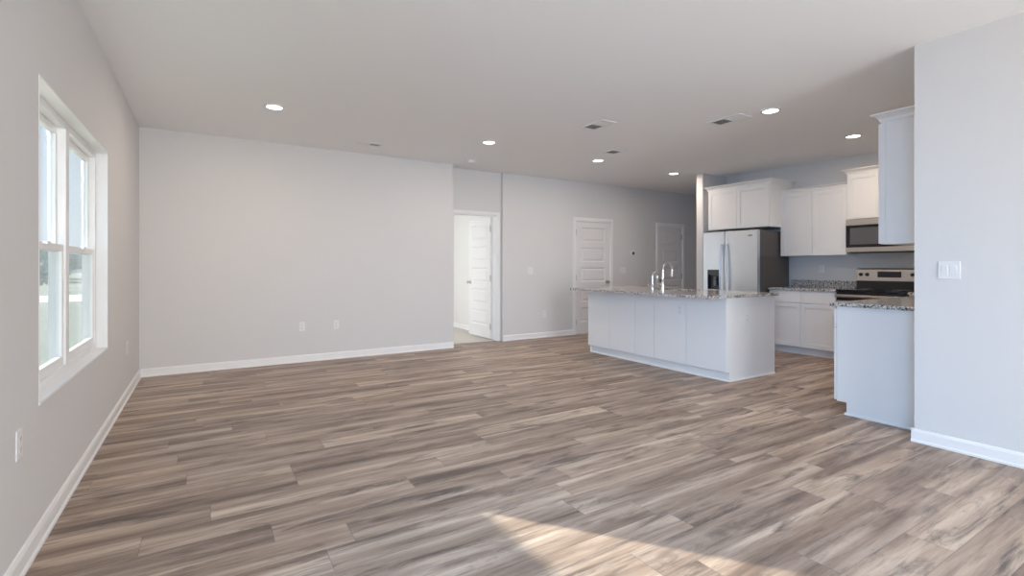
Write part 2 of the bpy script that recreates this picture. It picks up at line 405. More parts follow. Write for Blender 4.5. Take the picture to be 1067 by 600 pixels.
# ------------------------------------------------------------------ five panel doors
def panel_door(name, label, f, a0, a1, z0, z1, thick, knob_a, hinge_a, root_loc, hinge_dir):
    t = thing(name, label, 'door', root_loc, kind='structure')
    b = bm_new(); st, rl, n = 0.11, 0.10, 5
    fbox(b, f, a0, a0+st, z0, z1, 0, thick); fbox(b, f, a1-st, a1, z0, z1, 0, thick)
    bot = 0.20; hgt = (z1 - z0 - bot - rl*n) / n; z = z0; fbox(b, f, a0+st, a1-st, z0, z0+bot, 0, thick); z = z0+bot
    for k in range(n):
        for dface, sg in ((thick, -1), (0.0, 1)):       # sloped sticking round a raised field, both faces
            rings = []
            for ins, dep in ((0.0, 0.0), (0.020, 0.013), (0.028, 0.013), (0.055, 0.003)):
                rings.append([b.verts.new(f(p, q, dface+sg*dep)) for p, q in ((a0+st+ins, z+ins), (a1-st-ins, z+ins), (a1-st-ins, z+hgt-ins), (a0+st+ins, z+hgt-ins))])
            for r0, r1 in zip(rings, rings[1:]):
                for i in range(4): b.faces.new((r0[i], r0[(i+1)%4], r1[(i+1)%4], r1[i]))
            b.faces.new(rings[-1])
        fbox(b, f, a0+st, a1-st, z+hgt, z+hgt+rl, 0, thick); z += hgt+rl
    bmesh.ops.remove_doubles(b, verts=b.verts[:], dist=1e-5); build('door_slab', b, DOORM, t)
    for side in (1, -1):
        b = bm_new(); d0 = thick if side > 0 else 0
        c = Vector(f(knob_a, z0+0.92, d0)); ax = (Vector(f(knob_a, z0+0.92, d0+side)) - c)
        lathe(b, c, ax, [(0.032, 0), (0.032, 0.006), (0.026, 0.010), (0.012, 0.014), (0.011, 0.034), (0.022, 0.040), (0.028, 0.052), (0.026, 0.064), (0.014, 0.071), (0.004, 0.073)])
        build('knob', b, NICKEL, t, smooth=True)
    for zh in (0.2, 1.0, 1.82):
        b = bm_new(); p = Vector(f(hinge_a, z0+zh, thick+0.006 if hinge_dir > 0 else -0.004))
        cyl(b, p - Vector((0, 0, 0.048)), p + Vector((0, 0, 0.048)), 0.007, n=12)
        for q in (0.052, -0.052): cyl(b, p + Vector((0, 0, q*0.92)), p + Vector((0, 0, q*1.1)), 0.0045, n=10)
        fbox(b, f, hinge_a-0.014, hinge_a+0.014, z0+zh-0.045, z0+zh+0.045, (thick-0.001) if hinge_dir > 0 else -0.002, (thick+0.003) if hinge_dir > 0 else 0.001)
        build('hinge', b, NICKEL, t, smooth=True)
    return t
g = 0.0155
panel_door('door_1', 'closed five-panel white door behind the left end of the island', facing('-y', YF+0.045), D1X0+g, D1X1-g, 0.012, CDZ-g, 0.042, D1X1-g-0.065, D1X0+0.012, (D1X0, YF+0.045, 0), 1)
panel_door('door_2', 'closed five-panel white door behind the kitchen faucet', facing('-y', YF+0.045), D2X0+g, D2X1-g, 0.012, CDZ-g, 0.042, D2X0+g+0.065, D2X1-0.012, (D2X1, YF+0.045, 0), 1)
panel_door('door_3', 'white panel door standing open into the carpeted bedroom', facing('-x', 4.025), YE+0.004, YE+0.79, 0.02, DOZ-0.02, 0.042, YE+0.725, YE+0.002, (4.025, YE, 0), 1)

# ------------------------------------------------------------------ window
w = thing('window_1', 'white twin double-hung window in the left wall', 'window', (XL-0.10, (WY0+WY1)/2, WZ0), kind='structure')
xa, xb = XL-0.14, XL-0.066         # frame depth
b = bm_new()
box(b, xa, xb, WY0, WY0+0.045, WZ0, WZ1); box(b, xa, xb, WY1-0.045, WY1, WZ0, WZ1)
box(b, xa, xb, WY0+0.045, WY1-0.045, WZ1-0.05, WZ1); box(b, xa, xb, WY0+0.045, WY1-0.045, WZ0, WZ0+0.045)
build('window_frame', b, VINYL, w, 0.003)
YM = 3.815
b = bm_new(); box(b, XL-0.066, XL+0.0015, WY1-0.006, WY1+0.001, WZ0+0.012, WZ1); box(b, XL-0.066, XL+0.0015, WY0-0.001, WY0+0.006, WZ0+0.012, WZ1); box(b, XL-0.066, XL+0.0015, WY0+0.006, WY1-0.006, WZ1-0.006, WZ1+0.001); build('reveal_lining', b, TRIM, w)
b = bm_new(); box(b, xa, xb+0.004, YM-0.04, YM+0.04, WZ0+0.045, WZ1-0.05); build('mullion', b, VINYL, w, 0.003)
b = bm_new(); box(b, XL-0.068, XL+0.004, WY0+0.002, WY1-0.002, WZ0-0.001, WZ0+0.012); build('sill', b, TRIM, w, 0.002)
zm = 1.315
for ya, yb in ((WY0+0.045, YM-0.04), (YM+0.04, WY1-0.045)):
    for up in (True, False):
        x0, x1 = (XL-0.128, XL-0.100) if up else (XL-0.100, XL-0.072)
        z0, z1 = (zm-0.02, WZ1-0.05) if up else (WZ0+0.045, zm+0.022)
        s = 0.036
        b = bm_new(); box(b, x0, x1, ya, ya+s, z0, z1); box(b, x0, x1, yb-s, yb, z0, z1)
        box(b, x0, x1, ya+s, yb-s, z1-0.04, z1); box(b, x0, x1, ya+s, yb-s, z0, z0+(0.04 if up else 0.055))
        sash = build('upper_sash' if up else 'lower_sash', b, VINYL, w, 0.003)
        xm = (x0+x1)/2
        b = bm_new(); box(b, xm-0.002, xm+0.002, ya+s, yb-s, z0+(0.04 if up else 0.055), z1-0.04); build('pane', b, GLASS, sash)
        if not up:
            b = bm_new(); box(b, x1, x1+0.018, (ya+yb)/2-0.03, (ya+yb)/2+0.03, z1-0.012, z1+0.004); build('sash_lock', b, VINYL, sash, 0.003)
    b = bm_new(); box(b, XL-0.1385, XL-0.1375, ya, yb, WZ0+0.045, zm+0.01); build('insect_screen', b, SCREEN, w)

# openings added for the fill lamps (patio door, side window); bedroom window
def open_frame(name, label, f, a0, a1, z0, z1, n, d0=-0.10, d1=-0.04):
    t = thing(name, label, 'window', f((a0+a1)/2, z0, 0), kind='structure')
    b = bm_new(); s = 0.06
    fbox(b, f, a0, a1, z1-s, z1, d0, d1); fbox(b, f, a0, a1, z0, z0+s, d0, d1)
    for k in range(n+1):
        a = a0 + (a1-a0-s)*k/n; fbox(b, f, a, a+s, z0+s, z1-s, d0, d1)
    build('window_frame', b, VINYL, t, 0.003)
open_frame('added_window_2', 'white patio door frame added in the unseen rear wall', facing('+y', YREAR), 0.6, 3.1, 0.0, 2.2, 2)
open_frame('added_window_3', 'white window frame added in the left wall behind the viewpoint', facing('+x', XL), -1.4, 0.6, 0.45, 2.055, 2)
open_frame('window_4', 'white bedroom window frame', facing('+x', BX0), 7.8, 9.0, 0.6, 2.05, 2)

# ------------------------------------------------------------------ cabinet pieces
def shaker(bm, f, a0, a1, z0, z1, d0=0.0, t=0.019, st=0.056):
    fbox(bm, f, a0, a0+st, z0, z1, d0, d0+t); fbox(bm, f, a1-st, a1, z0, z1, d0, d0+t)
    fbox(bm, f, a0+st, a1-st, z0, z0+st, d0, d0+t); fbox(bm, f, a0+st, a1-st, z1-st, z1, d0, d0+t)
    fbox(bm, f, a0+st, a1-st, z0+st, z1-st, d0, d0+t-0.009)
    for (p, q, r, s) in ((a0+st, a0+st+0.008, z0+st, z1-st), (a1-st-0.008, a1-st, z0+st, z1-st)): fbox(bm, f, p, q, r, s, d0, d0+t-0.004)
    for (r, s) in ((z0+st, z0+st+0.008), (z1-st-0.008, z1-st)): fbox(bm, f, a0+st+0.008, a1-st-0.008, r, s, d0, d0+t-0.004)
def crown(bm, x0, x1, y0, y1, wall, prof, r0=1.0, r1=1.0):
    """crown loft round three sides; wall = the side without crown; r0/r1 scale the two returns"""
    rings = []
    for o, z in prof:
        if wall == '+x': pts = [(x1, y0-o*r0), (x0-o, y0-o*r0), (x0-o, y1+o*r1), (x1, y1+o*r1)]
        else: pts = [(x0-o*r0, y0), (x0-o*r0, y1+o), (x1+o*r1, y1+o), (x1+o*r1, y0)]
        rings.append([bm.verts.new((p[0], p[1], z)) for p in pts])
    for a, c in zip(rings, rings[1:]):
        for i in range(4): bm.faces.new((a[i], a[(i+1)%4], c[(i+1)%4], c[i]))
    bm.faces.new(rings[0][::-1]); bm.faces.new(rings[-1])
def crown_prof(z0, h, out): return [(0.004, z0), (0.008, z0+0.12*h), (0.010, z0+0.28*h), (0.35*out, z0+0.48*h), (0.75*out, z0+0.72*h), (0.92*out, z0+0.80*h), (out, z0+0.84*h), (out, z0+h)]

# over-fridge cabinet
FX = 6.95
t = thing('wall_cabinet', 'deep white two-door cabinet with crown mounted above the fridge', 'cabinet', (XK, 4.645, 1.795))
b = bm_new(); box(b, FX, XK-0.001, 4.125, 5.165, 1.795, 2.425); build('carcass', b, CAB, t, 0.002)
f = facing('-x', FX)
for a0, a1 in ((4.14, 4.643), (4.647, 5.15)):
    b = bm_new(); shaker(b, f, a0, a1, 1.803, 2.418); build('door', b, CAB, t, 0.0015)
b = bm_new(); crown(b, FX, XK-0.001, 4.125, 5.165, '+x', crown_prof(2.425, 0.07, 0.05)); build('crown', b, CAB, t)

# two-door wall cabinet
UX = 7.255
t = thing('wall_cabinet', 'white two-door wall cabinet between the fridge and the range, above the backsplash', 'cabinet', (XK, 3.69, 1.372))
b = bm_new(); box(b, UX, XK-0.001, 3.240, 4.142, 1.366, 2.285); build('carcass', b, CAB, t, 0.002)
f = facing('-x', UX)
for a0, a1 in ((3.245, 3.689), (3.693, 4.137)):
    b = bm_new(); shaker(b, f, a0, a1, 1.370, 2.278); build('door', b, CAB, t, 0.0015)
b = bm_new(); crown(b, UX, XK-0.001, 3.240, 4.142, '+x', crown_prof(2.285, 0.052, 0.035), 0, 0); build('crown', b, CAB, t)

# over-range cabinet
t = thing('wall_cabinet', 'short white cabinet with crown above the microwave', 'cabinet', (XK, 2.855, 1.83))
b = bm_new(); box(b, UX-0.03, XK-0.001, 2.470, 3.236, 1.83, 2.425); build('carcass', b, CAB, t, 0.002)
f = facing('-x', UX-0.03)
for a0, a1 in ((2.475, 2.851), (2.855, 3.231)):
    b = bm_new(); shaker(b, f, a0, a1, 1.836, 2.418); build('door', b, CAB, t, 0.0015)
b = bm_new(); crown(b, UX-0.03, XK-0.001, 2.470, 3.236, '+x', crown_prof(2.425, 0.068, 0.055)); build('crown', b, CAB, t)

# near wall cabinet on the short wall
NX = 4.485
t = thing('wall_cabinet', 'tall white end wall cabinet with crown hung beside the near wall corner', 'cabinet', (NX+0.45, YK, 1.385))
b = bm_new(); box(b, NX, NX+0.91, YK+0.001, YK+0.315, 1.385, 2.335)
box(b, NX-0.005, NX, YK+0.001, YK+0.315, 1.385, 2.335); build('carcass', b, CAB, t, 0.002)
b = bm_new(); box(b, NX-0.012, NX-0.005, YK+0.285, YK+0.315, 1.385, 2.335); build('face_frame_edge', b, CAB, t, 0.001)
f = facing('+y', YK+0.319)
for a0, a1 in ((NX+0.002, NX+0.453), (NX+0.457, NX+0.905)):
    b = bm_new(); shaker(b, f, a0, a1, 1.390, 2.328); build('door', b, CAB, t, 0.0015)
b = bm_new(); crown(b, NX-0.005, NX+0.91, YK+0.001, YK+0.319, '-y', crown_prof(2.335, 0.064, 0.052), 1, 0); build('crown', b, CAB, t)

# ------------------------------------------------------------------ base cabinets and worktops
def knobless_base(t, f, fr, a0, a1, box_args, toe_args, n, mlabel=None):
    b = bm_new(); box(b, *box_args); build('carcass', b, CAB, t, 0.002)
    b = bm_new(); box(b, *toe_args); build('toe_kick', b, CAB, t)
    wdt = (a1-a0)/n
    for k in range(n):
        p, q = a0+k*wdt+0.002, a0+(k+1)*wdt-0.002
        b = bm_new(); fbox(b, f, p, q, 0.715, 0.868, 0, 0.019); build('drawer_front', b, CAB, t, 0.002)
        b = bm_new(); shaker(b, f, p, q, 0.108, 0.708); build('door', b, CAB, t, 0.0015)
BXF = 6.955
t = thing('base_cabinet', 'white two-door base cabinet with drawers between the fridge and the range', 'cabinet', (7.25, 3.69, 0))
knobless_base(t, facing('-x', BXF), None, 3.245, 4.135, (BXF, XK-0.001, 3.240, 4.140, 0.10, 0.884), (7.01, 7.03, 3.240, 4.140, 0, 0.10), 2)
b = bm_new(); box(b, 6.918, XK-0.001, 3.237, 4.150, 0.884, 0.914)
ct = tag(build('countertop', b, GRANITE, None, 0.003), 'speckled granite counter with low backsplash between the fridge and the range', 'countertop')
b = bm_new(); box(b, XK-0.021, XK-0.001, 3.237, 4.150, 0.914, 1.016); build('backsplash', b, GRANITE, ct, 0.002)

EX = 4.452
t = thing('base_cabinet', 'white end base cabinet with flat end panel beside the near wall corner', 'cabinet', (EX+0.45, YK+0.3, 0))
b = bm_new(); box(b, EX+0.012, EX+0.90, YK+0.001, YK+0.622, 0.10, 0.884); build('carcass', b, CAB, t, 0.002)
b = bm_new(); box(b, EX, EX+0.012, YK+0.001, YK+0.622, 0.10, 0.884); box(b, EX, EX+0.012, YK+0.001, YK+0.55, 0, 0.10); build('end_panel', b, CAB, t)
b = bm_new(); box(b, EX+0.012, EX+0.90, YK+0.53, YK+0.55, 0, 0.10); build('toe_kick', b, CAB, t)
b = bm_new(); prism(b, [(0, 0), (0.012, 0), (0.012, 0.008), (0.004, 0.018), (0, 0.018)], (EX, YK+0.016), (EX, YK+0.562), (-1, 0)); build('shoe_moulding', b, CAB, t)
f = facing('+y', YK+0.626)
for a0, a1 in ((EX+0.002, EX+0.448), (EX+0.452, EX+0.898)):
    b = bm_new(); fbox(b, f, a0, a1, 0.715, 0.868, 0, 0.019); build('drawer_front', b, CAB, t, 0.002)
    b = bm_new(); shaker(b, f, a0, a1, 0.108, 0.708); build('door', b, CAB, t, 0.0015)
t = thing('base_cabinet', 'white corner base cabinet in the corner beside the range', 'cabinet', (6.3, YK+0.3, 0))
b = bm_new(); box(b, EX+0.905, XK-0.001, YK+0.001, YK+0.622, 0.10, 0.884); box(b, BXF, XK-0.001, YK+0.622, 2.462, 0.10, 0.884); build('carcass', b, CAB, t, 0.002)
b = bm_new(); box(b, EX+0.905, XK-0.001, YK+0.001, YK+0.55, 0, 0.10); box(b, 7.01, XK-0.001, YK+0.55, 2.462, 0, 0.10); build('toe_kick', b, CAB, t)
for k in range(3):
    a0 = EX+0.91+k*0.52; b = bm_new(); shaker(b, f, a0, a0+0.516, 0.108, 0.868); build('door', b, CAB, t, 0.0015)
b = bm_new(); box(b, EX-0.028, XK-0.001, YK+0.001, YK+0.668, 0.884, 0.914); box(b, 6.918, XK-0.001, YK+0.668, 2.466, 0.884, 0.914)
ct = tag(build('countertop', b, GRANITE, None, 0.003), 'speckled granite counter topping the near end base cabinet', 'countertop')
b = bm_new(); box(b, EX+0.03, XK-0.022, YK+0.001, YK+0.021, 0.914, 1.016); box(b, XK-0.021, XK-0.001, YK+0.001, 2.466, 0.914, 1.016); build('backsplash', b, GRANITE, ct, 0.002)

# ------------------------------------------------------------------ island
IX0, IX1, IY0, IY1 = 4.628, 5.50, 3.225, 5.405
t = thing('kitchen_island', 'long white kitchen island base with plain back panels and toe kick', 'kitchen island', ((IX0+IX1)/2, (IY0+IY1)/2, 0))
b = bm_new()      # hollow carcass: back, two ends, front frame, bottom
box(b, IX0, IX0+0.02, IY0+0.002, IY1, 0.10, 0.884); box(b, IX0+0.02, IX1, IY1-0.02, IY1, 0.0, 0.884)
box(b, IX1-0.02, IX1, IY0+0.02, IY1-0.02, 0.10, 0.884); box(b, IX0+0.02, IX1-0.02, IY0+0.02, IY1-0.02, 0.10, 0.12)
build('carcass', b, CAB, t, 0.0015)
b = bm_new(); box(b, IX0, IX1, IY0-0.012, IY0+0.002, 0.10, 0.884); box(b, IX0+0.035, IX1, IY0-0.012, IY0+0.002, 0, 0.10); build('end_panel', b, CAB, t)
b = bm_new(); box(b, IX0+0.035, IX0+0.05, IY0, IY1-0.03, 0, 0.10); box(b, IX1-0.075, IX1-0.06, IY0, IY1-0.03, 0, 0.10); build('toe_kick', b, CAB, t)
b = bm_new(); sp = [(0, 0), (0.012, 0), (0.012, 0.008), (0.004, 0.018), (0, 0.018)]
prism(b, sp, (IX0+0.023, IY0-0.012), (IX1, IY0-0.012), (0, -1)); prism(b, sp, (IX0+0.035, IY0-0.024), (IX0+0.035, IY1-0.03), (-1, 0)); build('shoe_moulding', b, CAB, t)
f = facing('-x', IX0)
for a0, a1 in ((3.212, 3.716), (3.721, 4.183), (4.191, 4.497), (4.505, 4.962), (4.967, 5.405)):
    b = bm_new(); fbox(b, f, a0, a1, 0.105, 0.880, 0, 0.017); build('back_panel', b, CAB, t, 0.0015)
f = facing('+x', IX1)
for a0, a1 in ((3.23, 3.68), (4.30, 4.75), (4.755, 5.40)):
    b = bm_new(); shaker(b, f, a0, a1, 0.108, 0.708); build('door', b, CAB, t, 0.0015)
    b = bm_new(); fbox(b, f, a0, a1, 0.715, 0.868, 0, 0.019); build('drawer_front', b, CAB, t, 0.002)
b = bm_new(); fbox(b, f, 3.69, 4.29, 0.108, 0.868, 0, 0.022); dw = build('dishwasher_front', b, STEEL, t, 0.003)
b = bm_new(); tube(b, [f(3.74, 0.80, 0.05), f(4.24, 0.80, 0.05)], 0.010); 
for a in (3.76, 4.22): tube(b, [f(a, 0.80, 0.02), f(a, 0.80, 0.05)], 0.008)
build('handle', b, STEEL, dw, smooth=True)
# island worktop with the sink cut-out
CX0, CX1, CY0, CY1 = 4.305, 5.535, 3.185, 5.425
SX0, SX1, SY0, SY1 = 4.97, 5.38, 3.95, 4.66
b = bm_new()
box(b, CX0, SX0, CY0, CY1, 0.884, 0.914); box(b, SX1, CX1, CY0, CY1, 0.884, 0.914)
box(b, SX0, SX1, CY0, SY0, 0.884, 0.914); box(b, SX0, SX1, SY1, CY1, 0.884, 0.914)
bmesh.ops.remove_doubles(b, verts=b.verts[:], dist=1e-5)
tag(build('island_countertop', b, GRANITE), 'long speckled granite slab overhanging the kitchen island', 'countertop')
b = bm_new(); q = 0.006
box(b, SX0-0.02, SX0+q, SY0-0.02, SY1+0.02, 0.70, 0.883); box(b, SX1-q, SX1+0.02, SY0-0.02, SY1+0.02, 0.70, 0.883)
box(b, SX0+q, SX1-q, SY0-0.02, SY0+q, 0.70, 0.883); box(b, SX0+q, SX1-q, SY1-q, SY1+0.02, 0.70, 0.883); box(b, SX0-0.02, SX1+0.02, SY0-0.02, SY1+0.02, 0.69, 0.70)
sk = tag(build('sink', b, SINKM), 'steel undermount sink sunk in the island counter below the faucet', 'sink')
b = bm_new(); lathe(b, (5.175, 4.305, 0.7), (0, 0, 1), [(0.045, 0), (0.045, 0.003), (0.03, 0.004), (0.01, 0.002)]); build('drain', b, CHROME, sk, smooth=True)

# faucet
FXX, FYY = 4.86, 4.27
t = thing('kitchen_faucet', 'tall chrome gooseneck faucet on the island counter', 'faucet', (FXX, FYY, 0.914))
b = bm_new(); lathe(b, (FXX, FYY, 0.914), (0, 0, 1), [(0.030, 0), (0.030, 0.006), (0.024, 0.012), (0.021, 0.10), (0.018, 0.115), (0.0135, 0.125), (0.0135, 0.16)]); build('body', b, CHROME, t, smooth=True)
b = bm_new(); pts = [(FXX, FYY, 1.06), (FXX, FYY, 1.16)]
rr = 0.085
for k in range(0, 15):
    a = math.pi - k*(math.pi*1.06)/14; pts.append((FXX+rr+rr*math.cos(a), FYY, 1.165+rr*math.sin(a)))
tube(b, pts, 0.0125); build('spout', b, CHROME, t, smooth=True)
e = pts[-1]; b = bm_new(); cyl(b, (e[0], e[1], e[2]+0.006), (e[0]-0.004, e[1], e[2]-0.062), 0.0145, 0.020); cyl(b, (e[0]-0.004, e[1], e[2]-0.062), (e[0]-0.005, e[1], e[2]-0.070), 0.020, 0.016); build('spray_head', b, CHROME, t, smooth=True)
b = bm_new(); cyl(b, (FXX, FYY+0.015, 0.985), (FXX, FYY+0.05, 0.985), 0.014); tube(b, [(FXX, FYY+0.045, 0.985), (FXX-0.005, FYY+0.065, 1.0), (FXX-0.01, FYY+0.095, 1.035)], [0.008, 0.007, 0.005]); build('lever', b, CHROME, t, smooth=True)
# small filter tap
TX, TY = 4.86, 4.44
t = thing('filter_tap', 'small chrome gooseneck tap beside the tall faucet', 'faucet', (TX, TY, 0.914))
b = bm_new(); lathe(b, (TX, TY, 0.914), (0, 0, 1), [(0.022, 0), (0.022, 0.005), (0.015, 0.012), (0.013, 0.06), (0.009, 0.07)]); build('body', b, CHROME, t, smooth=True)
b = bm_new(); pts = [(TX, TY, 0.96), (TX, TY, 1.09)]; rr = 0.045
for k in range(0, 13):
    a = math.pi - k*(math.pi*1.02)/12; pts.append((TX+rr+rr*math.cos(a), TY, 1.095+rr*math.sin(a)))
pts.append((pts[-1][0]-0.001, TY, 1.065)); tube(b, pts, 0.0075); build('spout', b, CHROME, t, smooth=True)
b = bm_new(); cyl(b, (TX, TY+0.008, 0.955), (TX, TY+0.03, 0.955), 0.009); tube(b, [(TX, TY+0.026, 0.955), (TX-0.004, TY+0.05, 0.968), (TX-0.006, TY+0.07, 0.985)], 0.005); build('lever', b, CHROME, t, smooth=True)

# ------------------------------------------------------------------ fridge
RX = 6.69; RY0, RY1, RYM = 4.160, 5.065, 4.685
t = thing('refrigerator', 'stainless side-by-side refrigerator with dark sides', 'refrigerator', (7.1, (RY0+RY1)/2, 0))
b = bm_new(); box(b, RX+0.075, XK-0.05, RY0+0.004, RY1-0.004, 0.02, 1.735); build('body', b, FRIDGESIDE, t, 0.004)
for yy in (RY0+0.02, RY1-0.12):
    b = bm_new(); box(b, RX+0.06, RX+0.16, yy, yy+0.10, 1.735, 1.752); build('hinge_cover', b, FRIDGESIDE, t, 0.004)
b = bm_new(); box(b, RX+0.09, RX+0.12, RY0+0.01, RY1-0.01, 0.0, 0.06); build('toe_grille', b, BLACK, t)
dz0, dz1, dy0, dy1 = 0.86, 1.165, 4.755, 4.985        # dispenser opening
b = bm_new()
box(b, RX, RX+0.068, dy1, RY1, 0.065, 1.745); box(b, RX, RX+0.068, RYM+0.003, dy0, 0.065, 1.745)
box(b, RX, RX+0.068, dy0, dy1, 0.065, dz0); box(b, RX, RX+0.068, dy0, dy1, dz1, 1.745)
bmesh.ops.remove_doubles(b, verts=b.verts[:], dist=1e-5)
fd = build('freezer_door', b, STEEL, t, label='narrow freezer door with dispenser')
b = bm_new(); box(b, RX, RX+0.068, RY0, RYM-0.003, 0.065, 1.745); rd = build('fridge_door', b, STEEL, t, 0.006)
b = bm_new(); box(b, RX+0.055, RX+0.066, dy0, dy1, dz0, dz1); box(b, RX+0.004, RX+0.055, dy0, dy0+0.006, dz0, dz1); box(b, RX+0.004, RX+0.055, dy1-0.006, dy1, dz0, dz1)
box(b, RX+0.004, RX+0.055, dy0, dy1, dz0, dz0+0.008); box(b, RX-0.003, RX+0.055, dy0, dy1, dz1-0.08, dz1)
build('dispenser', b, BLACK, fd, label='black ice and water dispenser recess')
b = bm_new(); box(b, RX+0.020, RX+0.045, dy0+0.09, dy1-0.09, dz0+0.06, dz0+0.14); cyl(b, (RX+0.03, (dy0+dy1)/2, dz0+0.15), (RX+0.03, (dy0+dy1)/2, dz0+0.20), 0.022); build('dispenser_paddle', b, mat('grey_plastic', (0.16, 0.16, 0.17), 0.3), fd, 0.004)
for yy, par in ((RYM+0.045, fd), (RYM-0.045, rd)):
    b = bm_new(); pts = []
    for k in range(13):
        u = k/12; pts.append((RX-0.028-0.028*math.sin(math.pi*u), yy, 0.62+0.93*u))
    tube(b, pts, 0.012); 
    for z in (0.635, 1.535): cyl(b, (RX+0.002, yy, z), (RX-0.032, yy, z), 0.012)
    build('handle', b, STEEL, par, smooth=True)
b = bm_new(); lathe(b, (RX, 4.27, 1.665), (-1, 0, 0), [(0.02, 0), (0.02, 0.002), (0.017, 0.003)]); 
bmesh.ops.scale(b, vec=(1, 1.9, 0.75), space=Matrix.Translation((-RX, -4.27, -1.665)), verts=b.verts[:]); build('badge', b, BADGE, rd)

# ------------------------------------------------------------------ range
GX = 6.915; GY0, GY1 = 2.474, 3.230; GM = (GY0+GY1)/2
t = thing('range', 'stainless electric range with black glass cooktop', 'range', (7.2, GM, 0))
b = bm_new(); box(b, GX+0.03, XK-0.03, GY0, GY1, 0.05, 0.895); box(b, GX+0.07, XK-0.05, GY0+0.03, GY1-0.03, 0, 0.05); build('body', b, BLACK, t, 0.003)
b = bm_new(); box(b, GX-0.005, XK-0.10, GY0, GY1, 0.896, 0.920); ck = build('cooktop', b, BLACKGLASS, t, 0.004)
for dx, dy, r in ((0.17, 0.19, 0.10), (0.17, -0.19, 0.085), (0.41, 0.19, 0.075), (0.41, -0.19, 0.10)):
    b = bm_new(); lathe(b, (GX+dx, GM+dy, 0.920), (0, 0, 1), [(r, 0), (r, 0.0006), (r-0.004, 0.0007)], 40); build('burner_ring', b, mat('burner_grey', (0.09, 0.09, 0.09), 0.3), ck)
b = bm_new(); box(b, GX, GX+0.03, GY0+0.004, GY1-0.004, 0.22, 0.885); od = build('oven_door', b, BLACKGLASS, t, 0.004)
b = bm_new(); box(b, GX-0.003, GX, GY0+0.004, GY1-0.004, 0.22, 0.27); box(b, GX-0.003, GX, GY0+0.004, GY0+0.06, 0.27, 0.78); box(b, GX-0.003, GX, GY1-0.06, GY1-0.004, 0.27, 0.78); box(b, GX-0.003, GX, GY0+0.06, GY1-0.06, 0.73, 0.78); build('oven_door_frame', b, STEELH, od)
b = bm_new(); tube(b, [(GX-0.045, GY0+0.01, 0.842), (GX-0.045, GY1-0.01, 0.842)], 0.020)
for y in (GY0+0.06, GY1-0.06): cyl(b, (GX+0.002, y, 0.842), (GX-0.045, y, 0.842), 0.014)
build('handle', b, STEELH, od, smooth=True)
b = bm_new(); box(b, GX+0.005, GX+0.03, GY0+0.004, GY1-0.004, 0.06, 0.21); build('drawer', b, STEELH, t, 0.004)
b = bm_new(); box(b, XK-0.10, XK-0.012, GY0, GY1, 0.896, 1.025); build('backguard_base', b, BLACK, t, 0.003)
b = bm_new(); prism(b, [(0, 1.025), (0.095, 1.025), (0.085, 1.175), (0.070, 1.190), (0, 1.190)], (XK-0.012, GY0), (XK-0.012, GY1), (-1, 0)); bg = build('backguard', b, STEELH, t, 0.002, label='stainless control panel')
fk = lambda y, z, d: (XK-0.012-0.0895-d, y, z)
for y in (GY1-0.055, GY1-0.130, GY0+0.055, GY0+0.130):
    b = bm_new(); lathe(b, fk(y, 1.108, -0.003), (-1, 0, 0.05), [(0.024, 0), (0.024, 0.004), (0.020, 0.006), (0.018, 0.026), (0.014, 0.029)]); box(b, fk(y, 0, 0.024)[0], fk(y, 0, 0.034)[0], y-0.004, y+0.004, 1.092, 1.126); build('knob', b, BLACK, bg, smooth=True)
b = bm_new(); box(b, XK-0.012-0.093, XK-0.05, GM-0.13, GM+0.13, 1.072, 1.148); build('display', b, DISPLAY, bg, 0.001)

# ------------------------------------------------------------------ microwave
MX = 7.165; MZ0, MZ1 = 1.392, 1.828
t = thing('microwave', 'stainless and black microwave mounted above the range', 'microwave', (7.36, GM, MZ0))
b = bm_new(); box(b, MX+0.03, XK-0.001, GY0, GY1+0.002, MZ0, MZ1); build('body', b, BLACK, t, 0.003)
b = bm_new(); box(b, MX+0.01, MX+0.03, GY0, GY1+0.002, 1.75, MZ1); build('top_strip', b, STEELH, t, 0.002)
b = bm_new(); box(b, MX+0.008, MX+0.03, GY0+0.17, GY1, 1.465, 1.748); md = build('door', b, BLACKGLASS, t, 0.003)
b = bm_new(); box(b, MX+0.006, MX+0.008, GY0+0.25, GY1-0.05, 1.50, 1.715); build('door_window', b, mat('smoked_mesh', (0.10, 0.10, 0.11), 0.3), md)
b = bm_new(); tube(b, [(MX-0.02, GY0+0.19, 1.49), (MX-0.02, GY0+0.19, 1.725)], 0.011); 
for z in (1.51, 1.705): cyl(b, (MX+0.01, GY0+0.19, z), (MX-0.02, GY0+0.19, z), 0.008)
build('handle', b, STEEL, md, smooth=True)
b = bm_new(); box(b, MX+0.008, MX+0.03, GY0, GY0+0.168, 1.465, 1.748); build('control_panel', b, BLACKGLASS, t, 0.003)
b = bm_new(); box(b, MX+0.006, MX+0.03, GY0, GY1+0.002, 1.402, 1.462); build('bottom_strip', b, STEELH, t, 0.002)

